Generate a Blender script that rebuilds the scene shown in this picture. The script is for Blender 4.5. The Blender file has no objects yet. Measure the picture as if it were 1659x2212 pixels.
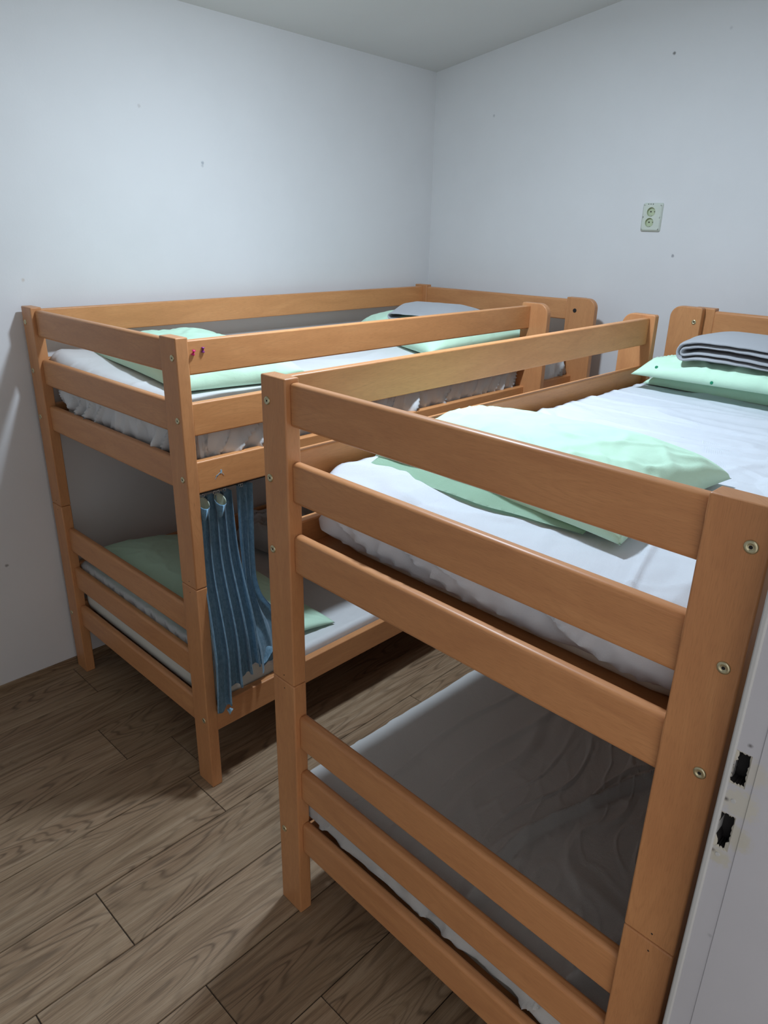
import bpy, bmesh, math, random
from mathutils import Vector, Matrix, noise
random.seed(7)
SC = bpy.context.scene
COL = SC.collection
PI = math.pi

# ------------------------------------------------------------------ camera
R2 = Vector((0.7163277589923854, 0.6974844426745237, 0.01974826382130889))
U2 = Vector((-0.2718571528530576, 0.2529122837705841, 0.9285090549696201))
F2 = Vector((-0.6426260422201829, 0.6704855173267776, -0.3707842241998265))
CAM = Vector((2.4164511373282576, -0.9213443014525918, 1.72716464020316))
cd = bpy.data.cameras.new('camera')
cam = bpy.data.objects.new('camera', cd)
COL.objects.link(cam)
m = Matrix.Identity(4)
for i in range(3):
    m[i][0] = R2[i]; m[i][1] = U2[i]; m[i][2] = -F2[i]; m[i][3] = CAM[i]
cam.matrix_world = m
cd.sensor_fit = 'HORIZONTAL'
cd.sensor_width = 36
cd.lens = 1563.293 / 1659 * 36
cd.clip_start = 0.02
SC.camera = cam

# ------------------------------------------------------------------ light
wd = bpy.data.worlds.new('world')
SC.world = wd
wd.use_nodes = True
wd.node_tree.nodes['Background'].inputs[0].default_value = (0.965, 0.95, 0.95, 1)
wd.node_tree.nodes['Background'].inputs[1].default_value = 0.78
def area(name, loc, size, power, col, direction=(0, 0, -1), shape='DISK', sy=None):
    ld = bpy.data.lights.new(name, 'AREA')
    ld.shape = shape
    ld.size = size
    if sy: ld.size_y = sy
    ld.energy = power
    ld.color = col
    o = bpy.data.objects.new(name, ld)
    o.location = loc
    o.rotation_euler = Vector(direction).to_track_quat('-Z', 'Y').to_euler()
    COL.objects.link(o)
    return o
LAMP = (1.08, 0.60, 2.52)
area('ceiling_lamp_light', LAMP, 0.15, 20.5, (0.765, 0.905, 1.06))
ld = bpy.data.lights.new('ceiling_lamp_rim', 'POINT')
ld.shadow_soft_size = 0.07
ld.energy = 4.2
ld.color = (0.765, 0.905, 1.06)
lo = bpy.data.objects.new('ceiling_lamp_rim', ld)
lo.location = (LAMP[0], LAMP[1], LAMP[2] - 0.05)
COL.objects.link(lo)
SC.view_settings.view_transform = 'Standard'
SC.view_settings.look = 'None'
SC.view_settings.gamma = 1
SC.view_settings.exposure = 0.5
SC.view_settings.use_curve_mapping = False

# ------------------------------------------------------------------ materials
class NT:
    def __init__(s, name):
        s.m = bpy.data.materials.new(name)
        s.m.use_nodes = True
        s.t = s.m.node_tree
        s.b = s.t.nodes['Principled BSDF']
    def n(s, typ, **kw):
        x = s.t.nodes.new(typ)
        ins = kw.pop('i', {})
        for k, v in kw.items(): setattr(x, k, v)
        for k, v in ins.items():
            if hasattr(v, 'is_output') or isinstance(v, bpy.types.NodeSocket): s.t.links.new(v, x.inputs[k])
            else: x.inputs[k].default_value = v
        return x
    def math(s, op, a, b=None, c=None, clamp=False):
        x = s.t.nodes.new('ShaderNodeMath'); x.operation = op; x.use_clamp = clamp
        for k, v in enumerate((a, b, c)):
            if v is None: continue
            if isinstance(v, bpy.types.NodeSocket): s.t.links.new(v, x.inputs[k])
            else: x.inputs[k].default_value = v
        return x.outputs[0]
    def ramp(s, fac, stops, interp='LINEAR'):
        x = s.t.nodes.new('ShaderNodeValToRGB')
        x.color_ramp.interpolation = interp
        e = x.color_ramp.elements
        while len(e) < len(stops): e.new(0.5)
        for k, (p, c) in enumerate(stops):
            e[k].position = p
            e[k].color = tuple(c) + (1,) if len(c) == 3 else c
        s.t.links.new(fac, x.inputs[0])
        return x.outputs[0]
    def mix(s, fac, a, b, mode='MIX'):
        x = s.t.nodes.new('ShaderNodeMix'); x.data_type = 'RGBA'; x.blend_type = mode
        for k, v in ((0, fac), (6, a), (7, b)):
            if isinstance(v, bpy.types.NodeSocket): s.t.links.new(v, x.inputs[k])
            else: x.inputs[k].default_value = v if k == 0 else (tuple(v) + (1,) if len(v) == 3 else v)
        return x.outputs[2]
    def out(s, col=None, rough=None, bump=None, bstr=0.2, bdist=0.001, spec=None, metal=None, **kw):
        def put(name, v):
            if v is None: return
            if isinstance(v, bpy.types.NodeSocket): s.t.links.new(v, s.b.inputs[name])
            elif isinstance(v, (tuple, list)): s.b.inputs[name].default_value = tuple(v) + (1,) if len(v) == 3 else v
            else: s.b.inputs[name].default_value = v
        put('Base Color', col); put('Roughness', rough); put('Specular IOR Level', spec); put('Metallic', metal)
        for k, v in kw.items(): put(k.replace('_', ' '), v)
        if bump is not None:
            x = s.t.nodes.new('ShaderNodeBump'); x.inputs['Strength'].default_value = bstr; x.inputs['Distance'].default_value = bdist
            s.t.links.new(bump, x.inputs['Height']); s.t.links.new(x.outputs[0], s.b.inputs['Normal'])
        return s.m
    def uv(s, sx, sy, loc=(0, 0, 0)):
        u = s.n('ShaderNodeUVMap')
        mp = s.n('ShaderNodeMapping', i={'Vector': u.outputs[0], 'Scale': (sx, sy, 1), 'Location': loc})
        return mp.outputs[0]

def beech(name, c1, c2, c3, dark, seed=0):
    t = NT(name)
    nA = t.n('ShaderNodeTexNoise', i={'Vector': t.uv(1.6, 9, (seed, 0, 0)), 'Scale': 2.2, 'Detail': 3, 'Distortion': 1.2})
    fine = t.n('ShaderNodeTexNoise', i={'Vector': t.uv(22, 420), 'Scale': 2.0, 'Detail': 2})
    wv = t.n('ShaderNodeTexNoise', i={'Vector': t.uv(1.0, 5.5, (3, 1, 0)), 'Scale': 2.2, 'Detail': 1.0})
    ring = t.math('SINE', t.math('MULTIPLY', wv.outputs[0], 110))
    ring = t.math('POWER', t.math('MULTIPLY_ADD', ring, 0.5, 0.5), 4)
    gate0 = t.ramp(nA.outputs[0], [(0.45, (0.02, 0.02, 0.02)), (0.65, (0.16, 0.16, 0.16))])
    c = t.ramp(nA.outputs[0], [(0.25, c1), (0.5, c2), (0.8, c3)])
    c = t.mix(t.math('MULTIPLY', ring, gate0), c, dark)
    fl = t.ramp(fine.outputs[0], [(0.34, (0.80, 0.78, 0.76)), (0.50, (1, 1, 1)), (1, (1.04, 1.04, 1.04))])
    c = t.mix(0.55, c, fl, 'MULTIPLY')
    vo = t.n('ShaderNodeTexVoronoi', i={'Vector': t.uv(7, 34), 'Scale': 1.0, 'Randomness': 1.0})
    fk = t.ramp(vo.outputs['Distance'], [(0.0, (1, 1, 1)), (0.05, (0, 0, 0))])
    gate = t.ramp(vo.outputs['Color'], [(0.82, (0, 0, 0)), (0.84, (1, 1, 1))], 'CONSTANT')
    c = t.mix(t.math('MULTIPLY', t.math('MULTIPLY', fk, gate), 0.6), c, (0.08, 0.03, 0.015))
    return t.out(col=c, rough=0.40, spec=0.40, bump=fine.outputs[0], bstr=0.08, bdist=0.0005)
M = {}
M['beech'] = beech('varnished_beech_red', (0.51, 0.225, 0.092), (0.57, 0.260, 0.106), (0.63, 0.300, 0.125), (0.36, 0.14, 0.05))
M['beech_gold'] = beech('varnished_beech_golden', (0.56, 0.248, 0.092), (0.63, 0.284, 0.108), (0.69, 0.325, 0.128), (0.40, 0.18, 0.06), 7)

def cloth(name, c1, c2, rough=0.85, sheen=0.15, weave=0.15, scale=9, wr=0.35, wd=0.006):
    t = NT(name)
    tc = t.n('ShaderNodeTexCoord')
    nz = t.n('ShaderNodeTexNoise', i={'Vector': tc.outputs['Object'], 'Scale': scale, 'Detail': 5, 'Roughness': 0.55, 'Distortion': 0.8})
    big = t.n('ShaderNodeTexNoise', i={'Vector': tc.outputs['Object'], 'Scale': 3.0, 'Detail': 2})
    wv = t.n('ShaderNodeTexNoise', i={'Vector': tc.outputs['Object'], 'Scale': 900, 'Detail': 1})
    c = t.mix(big.outputs[0], c1, c2)
    h = t.math('ADD', nz.outputs[0], t.math('MULTIPLY', wv.outputs[0], weave))
    return t.out(col=c, rough=rough, spec=0.2, bump=h, bstr=wr, bdist=wd, Sheen_Weight=sheen)
M['sheet'] = cloth('white_cotton', (0.61, 0.645, 0.69), (0.66, 0.69, 0.735), wr=0.45, wd=0.010, scale=7)
M['sheet_satin'] = cloth('white_polycotton', (0.66, 0.67, 0.67), (0.72, 0.73, 0.73), rough=0.5, wr=0.45, wd=0.008, scale=8)
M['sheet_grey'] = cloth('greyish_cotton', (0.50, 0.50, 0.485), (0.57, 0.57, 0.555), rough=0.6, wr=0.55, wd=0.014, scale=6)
M['cream'] = cloth('cream_ticking', (0.66, 0.66, 0.58), (0.72, 0.71, 0.64), wr=0.15)
M['green'] = cloth('mint_cotton', (0.54, 0.80, 0.60), (0.59, 0.83, 0.65), wr=0.40, wd=0.008, scale=11)
M['blanket'] = cloth('grey_fleece', (0.36, 0.37, 0.39), (0.43, 0.44, 0.46), rough=0.95, sheen=0.3, weave=1.2, scale=60, wr=0.5, wd=0.003)
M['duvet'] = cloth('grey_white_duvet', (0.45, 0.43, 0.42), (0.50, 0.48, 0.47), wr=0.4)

def curtain_mat():
    t = NT('blue_curtain_velour')
    tc = t.n('ShaderNodeTexCoord')
    nz = t.n('ShaderNodeTexNoise', i={'Vector': tc.outputs['Object'], 'Scale': 70, 'Detail': 4, 'Roughness': 0.7})
    mp = t.n('ShaderNodeMapping', i={'Vector': tc.outputs['Object'], 'Scale': (1, 1, 0.35)})
    n2 = t.n('ShaderNodeTexNoise', i={'Vector': mp.outputs[0], 'Scale': 240, 'Detail': 2})
    v = t.math('MULTIPLY_ADD', n2.outputs[0], 0.5, t.math('MULTIPLY', nz.outputs[0], 0.5))
    c = t.ramp(v, [(0.35, (0.20, 0.35, 0.47)), (0.5, (0.28, 0.46, 0.59)), (0.66, (0.37, 0.56, 0.68))])
    return t.out(col=c, rough=0.9, spec=0.15, bump=v, bstr=0.3, bdist=0.001, Sheen_Weight=0.3)
M['curtain'] = curtain_mat()
M['lining'] = cloth('cream_lining', (0.62, 0.66, 0.52), (0.70, 0.74, 0.62), wr=0.2)

def plain(name, col, rough=0.5, metal=0.0, spec=0.5, **kw):
    t = NT(name)
    tc = t.n('ShaderNodeTexCoord')
    nz = t.n('ShaderNodeTexNoise', i={'Vector': tc.outputs['Object'], 'Scale': 40, 'Detail': 3})
    c = t.mix(nz.outputs[0], tuple(x * 0.93 for x in col), tuple(min(1, x * 1.05) for x in col))
    return t.out(col=c, rough=rough, metal=metal, spec=spec, **kw)
M['bolt'] = plain('zinc_yellow_steel', (0.62, 0.56, 0.36), 0.32, 0.9)
M['dark'] = plain('dark_recess', (0.012, 0.010, 0.010), 0.8)
M['hole'] = plain('dark_screw_hole', (0.05, 0.03, 0.02), 0.8)
M['magenta'] = plain('magenta_plastic', (0.62, 0.015, 0.16), 0.3)
M['purple'] = plain('purple_plastic', (0.24, 0.03, 0.24), 0.3)
M['pinsteel'] = plain('pin_steel', (0.7, 0.7, 0.7), 0.3, 1.0)
M['plate'] = plain('ivory_plastic', (0.62, 0.66, 0.58), 0.35)
M['plate_old'] = plain('yellowed_plastic', (0.50, 0.56, 0.38), 0.4)
M['sticker'] = plain('pale_blue_paper', (0.35, 0.52, 0.62), 0.8)
M['button'] = plain('green_button_plastic', (0.01, 0.22, 0.11), 0.3)
M['clear'] = plain('milky_plastic', (0.65, 0.66, 0.66), 0.3, Alpha=0.55)
M['steel'] = plain('worn_steel', (0.5, 0.5, 0.5), 0.4, 0.8)

def wall_mat(name, base, spots=(), axis='X', mottled=0.03):
    t = NT(name)
    g = t.n('ShaderNodeNewGeometry')
    n1 = t.n('ShaderNodeTexNoise', i={'Vector': g.outputs['Position'], 'Scale': 1.7, 'Detail': 5, 'Roughness': 0.6})
    n2 = t.n('ShaderNodeTexNoise', i={'Vector': g.outputs['Position'], 'Scale': 140, 'Detail': 3})
    n3 = t.n('ShaderNodeTexNoise', i={'Vector': g.outputs['Position'], 'Scale': 9, 'Detail': 3})
    lo = tuple(x * (1 - mottled * 1.6) for x in base)
    c = t.ramp(n1.outputs[0], [(0.3, lo), (0.6, base)])
    for (pt, r, col, st) in spots:
        d = t.n('ShaderNodeVectorMath', operation='DISTANCE', i={0: g.outputs['Position'], 1: pt})
        dd = t.math('ADD', d.outputs['Value'], t.math('MULTIPLY', t.math('SUBTRACT', n2.outputs[0], 0.5), r * 1.2))
        f = t.ramp(dd, [(r * 0.6, (st, st, st)), (r, (0, 0, 0))])
        c = t.mix(f, c, col)
    h = t.math('ADD', t.math('MULTIPLY', n2.outputs[0], 0.25), n3.outputs[0])
    return t.out(col=c, rough=0.75, spec=0.25, bump=h, bstr=0.25, bdist=0.003)
WALL = (0.76, 0.755, 0.755)
M['wall_left'] = wall_mat('white_wall_paint_left', WALL, [((-0.28, 0.826, 1.931), 0.008, (0.35, 0.38, 0.42), 0.7), ((-0.28, 0.824, 1.921), 0.005, (0.40, 0.42, 0.44), 0.6),
    ((-0.28, 0.576, 2.101), 0.006, (0.45, 0.42, 0.40), 0.4), ((-0.28, -0.141, 0.509), 0.006, (0.15, 0.13, 0.12), 0.7), ((-0.28, 0.08, 1.521), 0.005, (0.5, 0.38, 0.28), 0.5)])
M['wall_back'] = wall_mat('white_wall_paint_back', WALL, [((0.934, 2.2, 2.362), 0.0055, (0.10, 0.09, 0.08), 0.9), ((1.054, 2.2, 1.624), 0.006, (0.25, 0.25, 0.27), 0.8),
    ((0.088, 2.2, 2.207), 0.005, (0.30, 0.30, 0.33), 0.6), ((1.139, 2.2, 2.418), 0.005, (0.4, 0.4, 0.42), 0.4)])
M['wall'] = wall_mat('white_wall_paint', WALL)
M['ceiling'] = wall_mat('ceiling_paint', (0.70, 0.69, 0.67), mottled=0.02)
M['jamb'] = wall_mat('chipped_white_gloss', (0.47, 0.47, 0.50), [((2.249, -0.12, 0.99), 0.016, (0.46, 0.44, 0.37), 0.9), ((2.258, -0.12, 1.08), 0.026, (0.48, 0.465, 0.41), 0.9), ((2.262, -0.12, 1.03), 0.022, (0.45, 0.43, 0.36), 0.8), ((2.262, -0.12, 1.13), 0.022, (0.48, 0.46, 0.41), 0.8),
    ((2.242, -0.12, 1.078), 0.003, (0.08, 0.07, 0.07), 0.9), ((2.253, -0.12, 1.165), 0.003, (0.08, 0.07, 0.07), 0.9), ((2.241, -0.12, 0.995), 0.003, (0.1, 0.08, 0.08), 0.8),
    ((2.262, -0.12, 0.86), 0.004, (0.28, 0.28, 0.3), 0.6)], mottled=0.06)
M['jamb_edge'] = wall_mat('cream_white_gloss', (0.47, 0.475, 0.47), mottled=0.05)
M['jamb_rim'] = wall_mat('bare_filler', (0.48, 0.455, 0.39), mottled=0.12)

def floor_mat():
    t = NT('oak_laminate')
    uv = t.uv(1, 1)
    at = t.n('ShaderNodeAttribute', attribute_name='rnd')
    # cathedral rings
    warp = t.n('ShaderNodeTexNoise', i={'Vector': t.uv(0.85, 5.5), 'Scale': 1.6, 'Detail': 2.0, 'Roughness': 0.35, 'Distortion': 0.25})
    r = t.math('SINE', t.math('MULTIPLY', warp.outputs[0], 130))
    r = t.math('POWER', t.math('MULTIPLY_ADD', r, 0.5, 0.5), 4)
    fine = t.n('ShaderNodeTexNoise', i={'Vector': t.uv(7, 330), 'Scale': 1.3, 'Detail': 4, 'Roughness': 0.8})
    mid = t.n('ShaderNodeTexNoise', i={'Vector': t.uv(1.6, 34), 'Scale': 1.5, 'Detail': 5})
    big = t.n('ShaderNodeTexNoise', i={'Vector': t.uv(1.4, 4.5, (5, 5, 0)), 'Scale': 2.0, 'Detail': 2})
    c = t.ramp(mid.outputs[0], [(0.25, (0.23, 0.148, 0.084)), (0.5, (0.355, 0.248, 0.152)), (0.75, (0.46, 0.345, 0.228))])
    c = t.mix(t.ramp(big.outputs[0], [(0.42, (0, 0, 0)), (0.75, (0.55, 0.55, 0.55))]), c, (0.29, 0.180, 0.105))
    amp = t.ramp(big.outputs[0], [(0.34, (0.06, 0.06, 0.06)), (0.62, (0.62, 0.62, 0.62))])
    c = t.mix(t.math('MULTIPLY', r, amp), c, (0.085, 0.052, 0.030))
    fr = t.ramp(fine.outputs[0], [(0.33, (0.55, 0.52, 0.5)), (0.52, (1, 1, 1)), (0.8, (1.18, 1.18, 1.2))])
    c = t.mix(0.8, c, fr, 'MULTIPLY')
    # knots
    vo = t.n('ShaderNodeTexVoronoi', i={'Vector': t.uv(1.8, 5.2), 'Scale': 1.0})
    kn = t.ramp(vo.outputs['Distance'], [(0.03, (1, 1, 1)), (0.17, (0, 0, 0))])
    kg = t.ramp(vo.outputs['Color'], [(0.6, (0, 0, 0)), (0.62, (1, 1, 1))])
    kf = t.math('MULTIPLY', t.math('MULTIPLY', kn, kg), mid.outputs[0])
    c = t.mix(t.math('MULTIPLY', kf, 1.7, clamp=True), c, (0.045, 0.030, 0.022))
    tint = t.ramp(at.outputs['Fac'], [(0, (0.82, 0.80, 0.78)), (1, (1.08, 1.08, 1.08))])
    c = t.mix(1.0, c, tint, 'MULTIPLY')
    return t.out(col=c, rough=0.5, spec=0.35, bump=fine.outputs[0], bstr=0.25, bdist=0.0008)
M['floor'] = floor_mat()
M['gap'] = plain('floor_gap', (0.02, 0.013, 0.009), 0.9)

# ------------------------------------------------------------------ helpers
def link(name, bm, mats, parent=None, smooth=False, kind=None, label=None, cat=None, group=None, loc=None, rotz=0):
    me = bpy.data.meshes.new(name)
    bm.normal_update()
    bm.to_mesh(me); bm.free()
    for mm in (mats if isinstance(mats, (list, tuple)) else [mats]): me.materials.append(mm)
    if smooth:
        for p in me.polygons: p.use_smooth = True
    o = bpy.data.objects.new(name, me)
    COL.objects.link(o)
    if parent: o.parent = parent
    if loc: o.location = loc
    if rotz: o.rotation_euler = (0, 0, rotz)
    if kind: o['kind'] = kind
    if label: o['label'] = label
    if cat: o['category'] = cat
    if group: o['group'] = group
    return o
def empty(name, loc, label, cat, group=None, rotz=0):
    o = bpy.data.objects.new(name, None)
    o.empty_display_size = 0.1
    o.location = loc; o.rotation_euler = (0, 0, rotz)
    o['label'] = label; o['category'] = cat
    if group: o['group'] = group
    COL.objects.link(o)
    return o
def add_box(bm, lo, hi, bev=0.0, seg=2, mat=0):
    vs = [bm.verts.new((x, y, z)) for x in (lo[0], hi[0]) for y in (lo[1], hi[1]) for z in (lo[2], hi[2])]
    fs = []
    for idx in ((0, 1, 3, 2), (4, 6, 7, 5), (0, 4, 5, 1), (2, 3, 7, 6), (0, 2, 6, 4), (1, 5, 7, 3)):
        f = bm.faces.new([vs[i] for i in idx]); f.material_index = mat; fs.append(f)
    if bev > 0:
        es = list({e for f in fs for e in f.edges})
        r = bmesh.ops.bevel(bm, geom=es, offset=bev, segments=seg, profile=0.5, affect='EDGES')
        for f in r['faces']: f.material_index = mat; f.smooth = True
def uv_axis(bm, axis, off=None):
    uvl = bm.loops.layers.uv.verify()
    ox, oy = off or (random.uniform(0, 40), random.uniform(0, 40))
    o1, o2 = [a for a in range(3) if a != axis]
    for f in bm.faces:
        for l in f.loops:
            c = l.vert.co
            l[uvl].uv = (c[axis] + ox, c[o1] * 1.0 + c[o2] * 1.03 + oy)
def sm(x, a, b):
    t = max(0.0, min(1.0, (x - a) / (b - a)))
    return t * t * (3 - 2 * t)
def nz(x, y, z=0.0, s=1.0):
    return noise.noise(Vector((x * s, y * s, z)))
def ridge(x, y, z, s):
    return 1 - abs(noise.noise(Vector((x * s, y * s, z)))) * 2

# ------------------------------------------------------------------ room shell
def ceil_z(x, y): return 2.422 + 0.155 * (x + 0.28) - 0.022 * (y - 2.2)
XL, YB, XR, YN = -0.28, 2.2, 2.29, -1.75
def quad_slab(name, pts, mat, thick, n):
    bm = bmesh.new()
    n = Vector(n) * thick
    a = [bm.verts.new(p) for p in pts]
    b = [bm.verts.new(Vector(p) + n) for p in pts]
    bm.faces.new(a); bm.faces.new(b[::-1])
    k = len(pts)
    for i in range(k):
        bm.faces.new([a[(i + 1) % k], a[i], b[i], b[(i + 1) % k]])
    bmesh.ops.recalc_face_normals(bm, faces=bm.faces)
    return link(name, bm, mat, kind='structure')
quad_slab('wall_left', [(XL, YN, 0), (XL, YB, 0), (XL, YB, ceil_z(XL, YB)), (XL, YN, ceil_z(XL, YN))], M['wall_left'], 0.1, (-1, 0, 0))
quad_slab('wall_back', [(XL - .1, YB, 0), (XR + .1, YB, 0), (XR + .1, YB, ceil_z(XR + .1, YB)), (XL - .1, YB, ceil_z(XL - .1, YB))], M['wall_back'], 0.1, (0, 1, 0))
quad_slab('wall_near', [(XL - .1, YN, 0), (XR + .1, YN, 0), (XR + .1, YN, ceil_z(XR + .1, YN)), (XL - .1, YN, ceil_z(XL - .1, YN))], M['wall'], 0.1, (0, -1, 0))
# right wall with the doorway the photograph is taken from
bm = bmesh.new()
def wall_piece(y0, y1, z0, zt=None):
    vs = []
    for x in (XR, XR + 0.1):
        for y in (y0, y1):
            top = ceil_z(x, y) if zt is None else zt
            vs += [bm.verts.new((x, y, z0)), bm.verts.new((x, y, top))]
    for idx in ((0, 1, 3, 2), (4, 6, 7, 5), (0, 4, 5, 1), (2, 3, 7, 6), (0, 2, 6, 4), (1, 5, 7, 3)):
        bm.faces.new([vs[i] for i in idx])
wall_piece(-0.10, YB, 0)
wall_piece(YN, -1.05, 0)
wall_piece(-1.05, -0.10, 2.08)
bmesh.ops.recalc_face_normals(bm, faces=bm.faces)
link('wall_right', bm, M['wall'], kind='structure')
quad_slab('ceiling', [(x, y, ceil_z(x, y)) for x, y in ((XL - .1, YN - .1), (XR + .1, YN - .1), (XR + .1, YB + .1), (XL - .1, YB + .1))], M['ceiling'], 0.1, (0, 0, 1))

# floor: one mesh of laminate planks running along the beds
PW, PL = 0.2175, 1.285
joint = {0: 0.020, 1: -0.57, 2: -0.084, 3: -1.20, 4: 0.020, 5: -0.405, 6: -0.653, 7: -0.335}
bm = bmesh.new()
uvl = bm.loops.layers.uv.verify()
rl = bm.loops.layers.float.new('rnd') if False else None
rnds = []
X0 = 0.636 - PW * 4
FX1 = 4.6
k = -1
rr = random.Random(11)
while X0 + k * PW < FX1:
    xa, xb = X0 + k * PW, X0 + (k + 1) * PW
    j = joint.get(k, rr.uniform(-1, 0.2))
    y = j - PL * 3
    while y < YB:
        ya, yb = max(y, YN), min(y + PL, YB)
        if yb > ya + 0.001:
            g = 0.0011
            x0, x1, y0, y1 = max(xa, XL) + g, min(xb, FX1) - g, ya + g * .7, yb - g * .7
            if x1 > x0:
                ou, ov, rn = rr.uniform(0, 50), rr.uniform(0, 50), rr.random()
                c = 0.0012
                top = [(x0 + c, y0 + c, 0), (x1 - c, y0 + c, 0), (x1 - c, y1 - c, 0), (x0 + c, y1 - c, 0)]
                bot = [(x0, y0, -0.0035), (x1, y0, -0.0035), (x1, y1, -0.0035), (x0, y1, -0.0035)]
                tv = [bm.verts.new(p) for p in top]; bv = [bm.verts.new(p) for p in bot]
                fl = [bm.faces.new(tv)] + [bm.faces.new([bv[i], bv[(i + 1) % 4], tv[(i + 1) % 4], tv[i]]) for i in range(4)]
                for f in fl:
                    rnds.append(rn)
                    for l in f.loops:
                        l[uvl].uv = (l.vert.co.y - ya + ou, l.vert.co.x - xa + ov)
        y += PL
    k += 1
n0 = len(rnds)
for lo, hi in (((XL - .1, YN - .1, -0.06), (FX1, YB + .1, -0.003)),):
    add_box(bm, lo, hi, mat=1)
nfl = len(bm.faces)
fo = link('floor', bm, [M['floor'], M['gap']], kind='structure')
a = fo.data.attributes.new('rnd', 'FLOAT', 'FACE')
a.data.foreach_set('value', rnds + [0.5] * (nfl - n0))
# dark wooden strips at the foot of the walls
def strip(name, lo, hi, axis):
    b = bmesh.new(); add_box(b, lo, hi, 0.001, 1); uv_axis(b, axis)
    o = link(name, b, M['floor'], kind='structure')
    at = o.data.attributes.new('rnd', 'FLOAT', 'FACE'); at.data.foreach_set('value', [0.1] * len(o.data.polygons))
strip('baseboard_left', (XL, YN, 0), (XL + .006, YB, 0.026), 1)
strip('baseboard_back', (XL + .006, YB - .006, 0), (XR, YB, 0.026), 0)

# door frame at the right, its lock holes cut open
JX, JY = 2.232, -0.12
def ring_hole_plate(bm, x0, x1, z0, z1, y, holes, mat=0):
    """front plate in the plane y with polygonal holes: each hole gets a dark pocket"""
    zs = [z0] + [v for h in holes for v in (h[2], h[3])] + [z1]
    zs = sorted(zs)
    def q(a, b, c, d):
        if b - a < 1e-5 or d - c < 1e-5: return
        f = bm.faces.new([bm.verts.new((a, y, c)), bm.verts.new((b, y, c)), bm.verts.new((b, y, d)), bm.verts.new((a, y, d))]); f.material_index = mat
    for a, b in zip(zs, zs[1:]):
        hh = [h for h in holes if abs(h[2] - a) < 1e-6 and abs(h[3] - b) < 1e-6]
        if hh:
            h = hh[0]
            q(x0, h[0], a, b); q(h[1], x1, a, b)
        else: q(x0, x1, a, b)
bm = bmesh.new()
HOLES = [(2.2385, 2.2575, 1.002, 1.058), (2.2385, 2.2585, 1.103, 1.152)]
# rebated band with the lock holes
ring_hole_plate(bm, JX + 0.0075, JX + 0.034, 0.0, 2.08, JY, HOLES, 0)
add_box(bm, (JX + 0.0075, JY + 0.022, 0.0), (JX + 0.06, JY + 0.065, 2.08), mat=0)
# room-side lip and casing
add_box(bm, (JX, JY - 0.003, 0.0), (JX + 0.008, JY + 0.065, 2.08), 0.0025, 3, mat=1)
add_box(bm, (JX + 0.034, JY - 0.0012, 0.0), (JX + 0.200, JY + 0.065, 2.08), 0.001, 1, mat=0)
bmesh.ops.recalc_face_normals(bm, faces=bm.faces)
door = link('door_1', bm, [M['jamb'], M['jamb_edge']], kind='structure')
for hi_, h in enumerate(HOLES):
    b = bmesh.new()
    rg = random.Random(hi_ + 3)
    cx, cz = (h[0] + h[1]) / 2, (h[2] + h[3]) / 2
    N = 56
    outer, inner, deep = [], [], []
    for i in range(N):
        an = 2 * PI * i / N
        ca, sa = math.cos(an), math.sin(an)
        s = 1 / max(abs(ca), abs(sa))
        ex, ez = ca * s, sa * s
        hw, hh = (h[1] - h[0]) / 2, (h[3] - h[2]) / 2
        outer.append(b.verts.new((cx + ex * hw, JY, cz + ez * hh)))
        k1 = 0.86 + rg.uniform(-0.09, 0.08)
        x = cx + ex * hw * k1 * 0.95; z = cz + ez * hh * (0.92 + rg.uniform(-0.05, 0.04))
        if hi_ == 1 and ex < 0 and ez > 0.4: x += 0.003
        if hi_ == 0 and ez < -0.6: x = cx + (x - cx) * 0.6
        inner.append(b.verts.new((x, JY + 0.0015, z)))
        deep.append(b.verts.new((x, JY + 0.020, z)))
    for i in range(N):
        j = (i + 1) % N
        f = b.faces.new([outer[i], outer[j], inner[j], inner[i]]); f.material_index = 0
        f = b.faces.new([inner[i], inner[j], deep[j], deep[i]]); f.material_index = 1
    f = b.faces.new(deep); f.material_index = 1
    bmesh.ops.recalc_face_normals(b, faces=b.faces)
    link('lock_hole', b, [M['jamb_rim'], M['dark']], parent=door)
b = bmesh.new()
add_box(b, (2.2395, JY + 0.003, 1.109), (2.2415, JY + 0.012, 1.142), 0.0005, 1)
link('strike_tab', b, M['steel'], parent=door)
for (x, z) in ((2.2475, 0.992), (2.250, 1.0795)):
    b = bmesh.new()
    bmesh.ops.create_cone(b, cap_ends=True, segments=16, radius1=0.0032, radius2=0.0028, depth=0.0012, matrix=Matrix.Translation((x, JY - 0.0002, z)) @ Matrix.Rotation(PI / 2, 4, 'X'))
    link('screw', b, M['jamb_edge'], parent=door)

# ------------------------------------------------------------------ bunk beds
W, D, H, WX, WY, ZJ = 0.9942, 2.0556, 1.44, 0.0806, 0.037, 0.723
P = [(1.3415, 1.4312), (1.1764, 1.2662), (1.0122, 1.1033)]
Q = [(0.5385, 0.6335), (0.3793, 0.4693), (0.2082, 0.3019)]
BZ = [1.3877, 1.2218, 1.0565]
BZL = 0.2546
RT = 0.024
BEDS = {'A': dict(loc=(-0.2541, 0.0486, 0), rot=0.0, s=0.0036, t=-0.0029, side=1),
        'B': dict(loc=(1.2196, -0.0438, 0), rot=math.radians(-1.4367), s=-0.0019, t=0.0039, side=0)}
def shear(bm, b):
    for v in bm.verts:
        v.co.z *= 1 + b['s'] * v.co.x + b['t'] * v.co.y
def part(b, name, lo, hi, axis, parent, bev=0.004, seg=3, label=None, mat='beech'):
    bm = bmesh.new()
    add_box(bm, lo, hi, bev, seg)
    shear(bm, b)
    uv_axis(bm, axis)
    return link(name, bm, M[mat], parent=parent, label=label)
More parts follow.
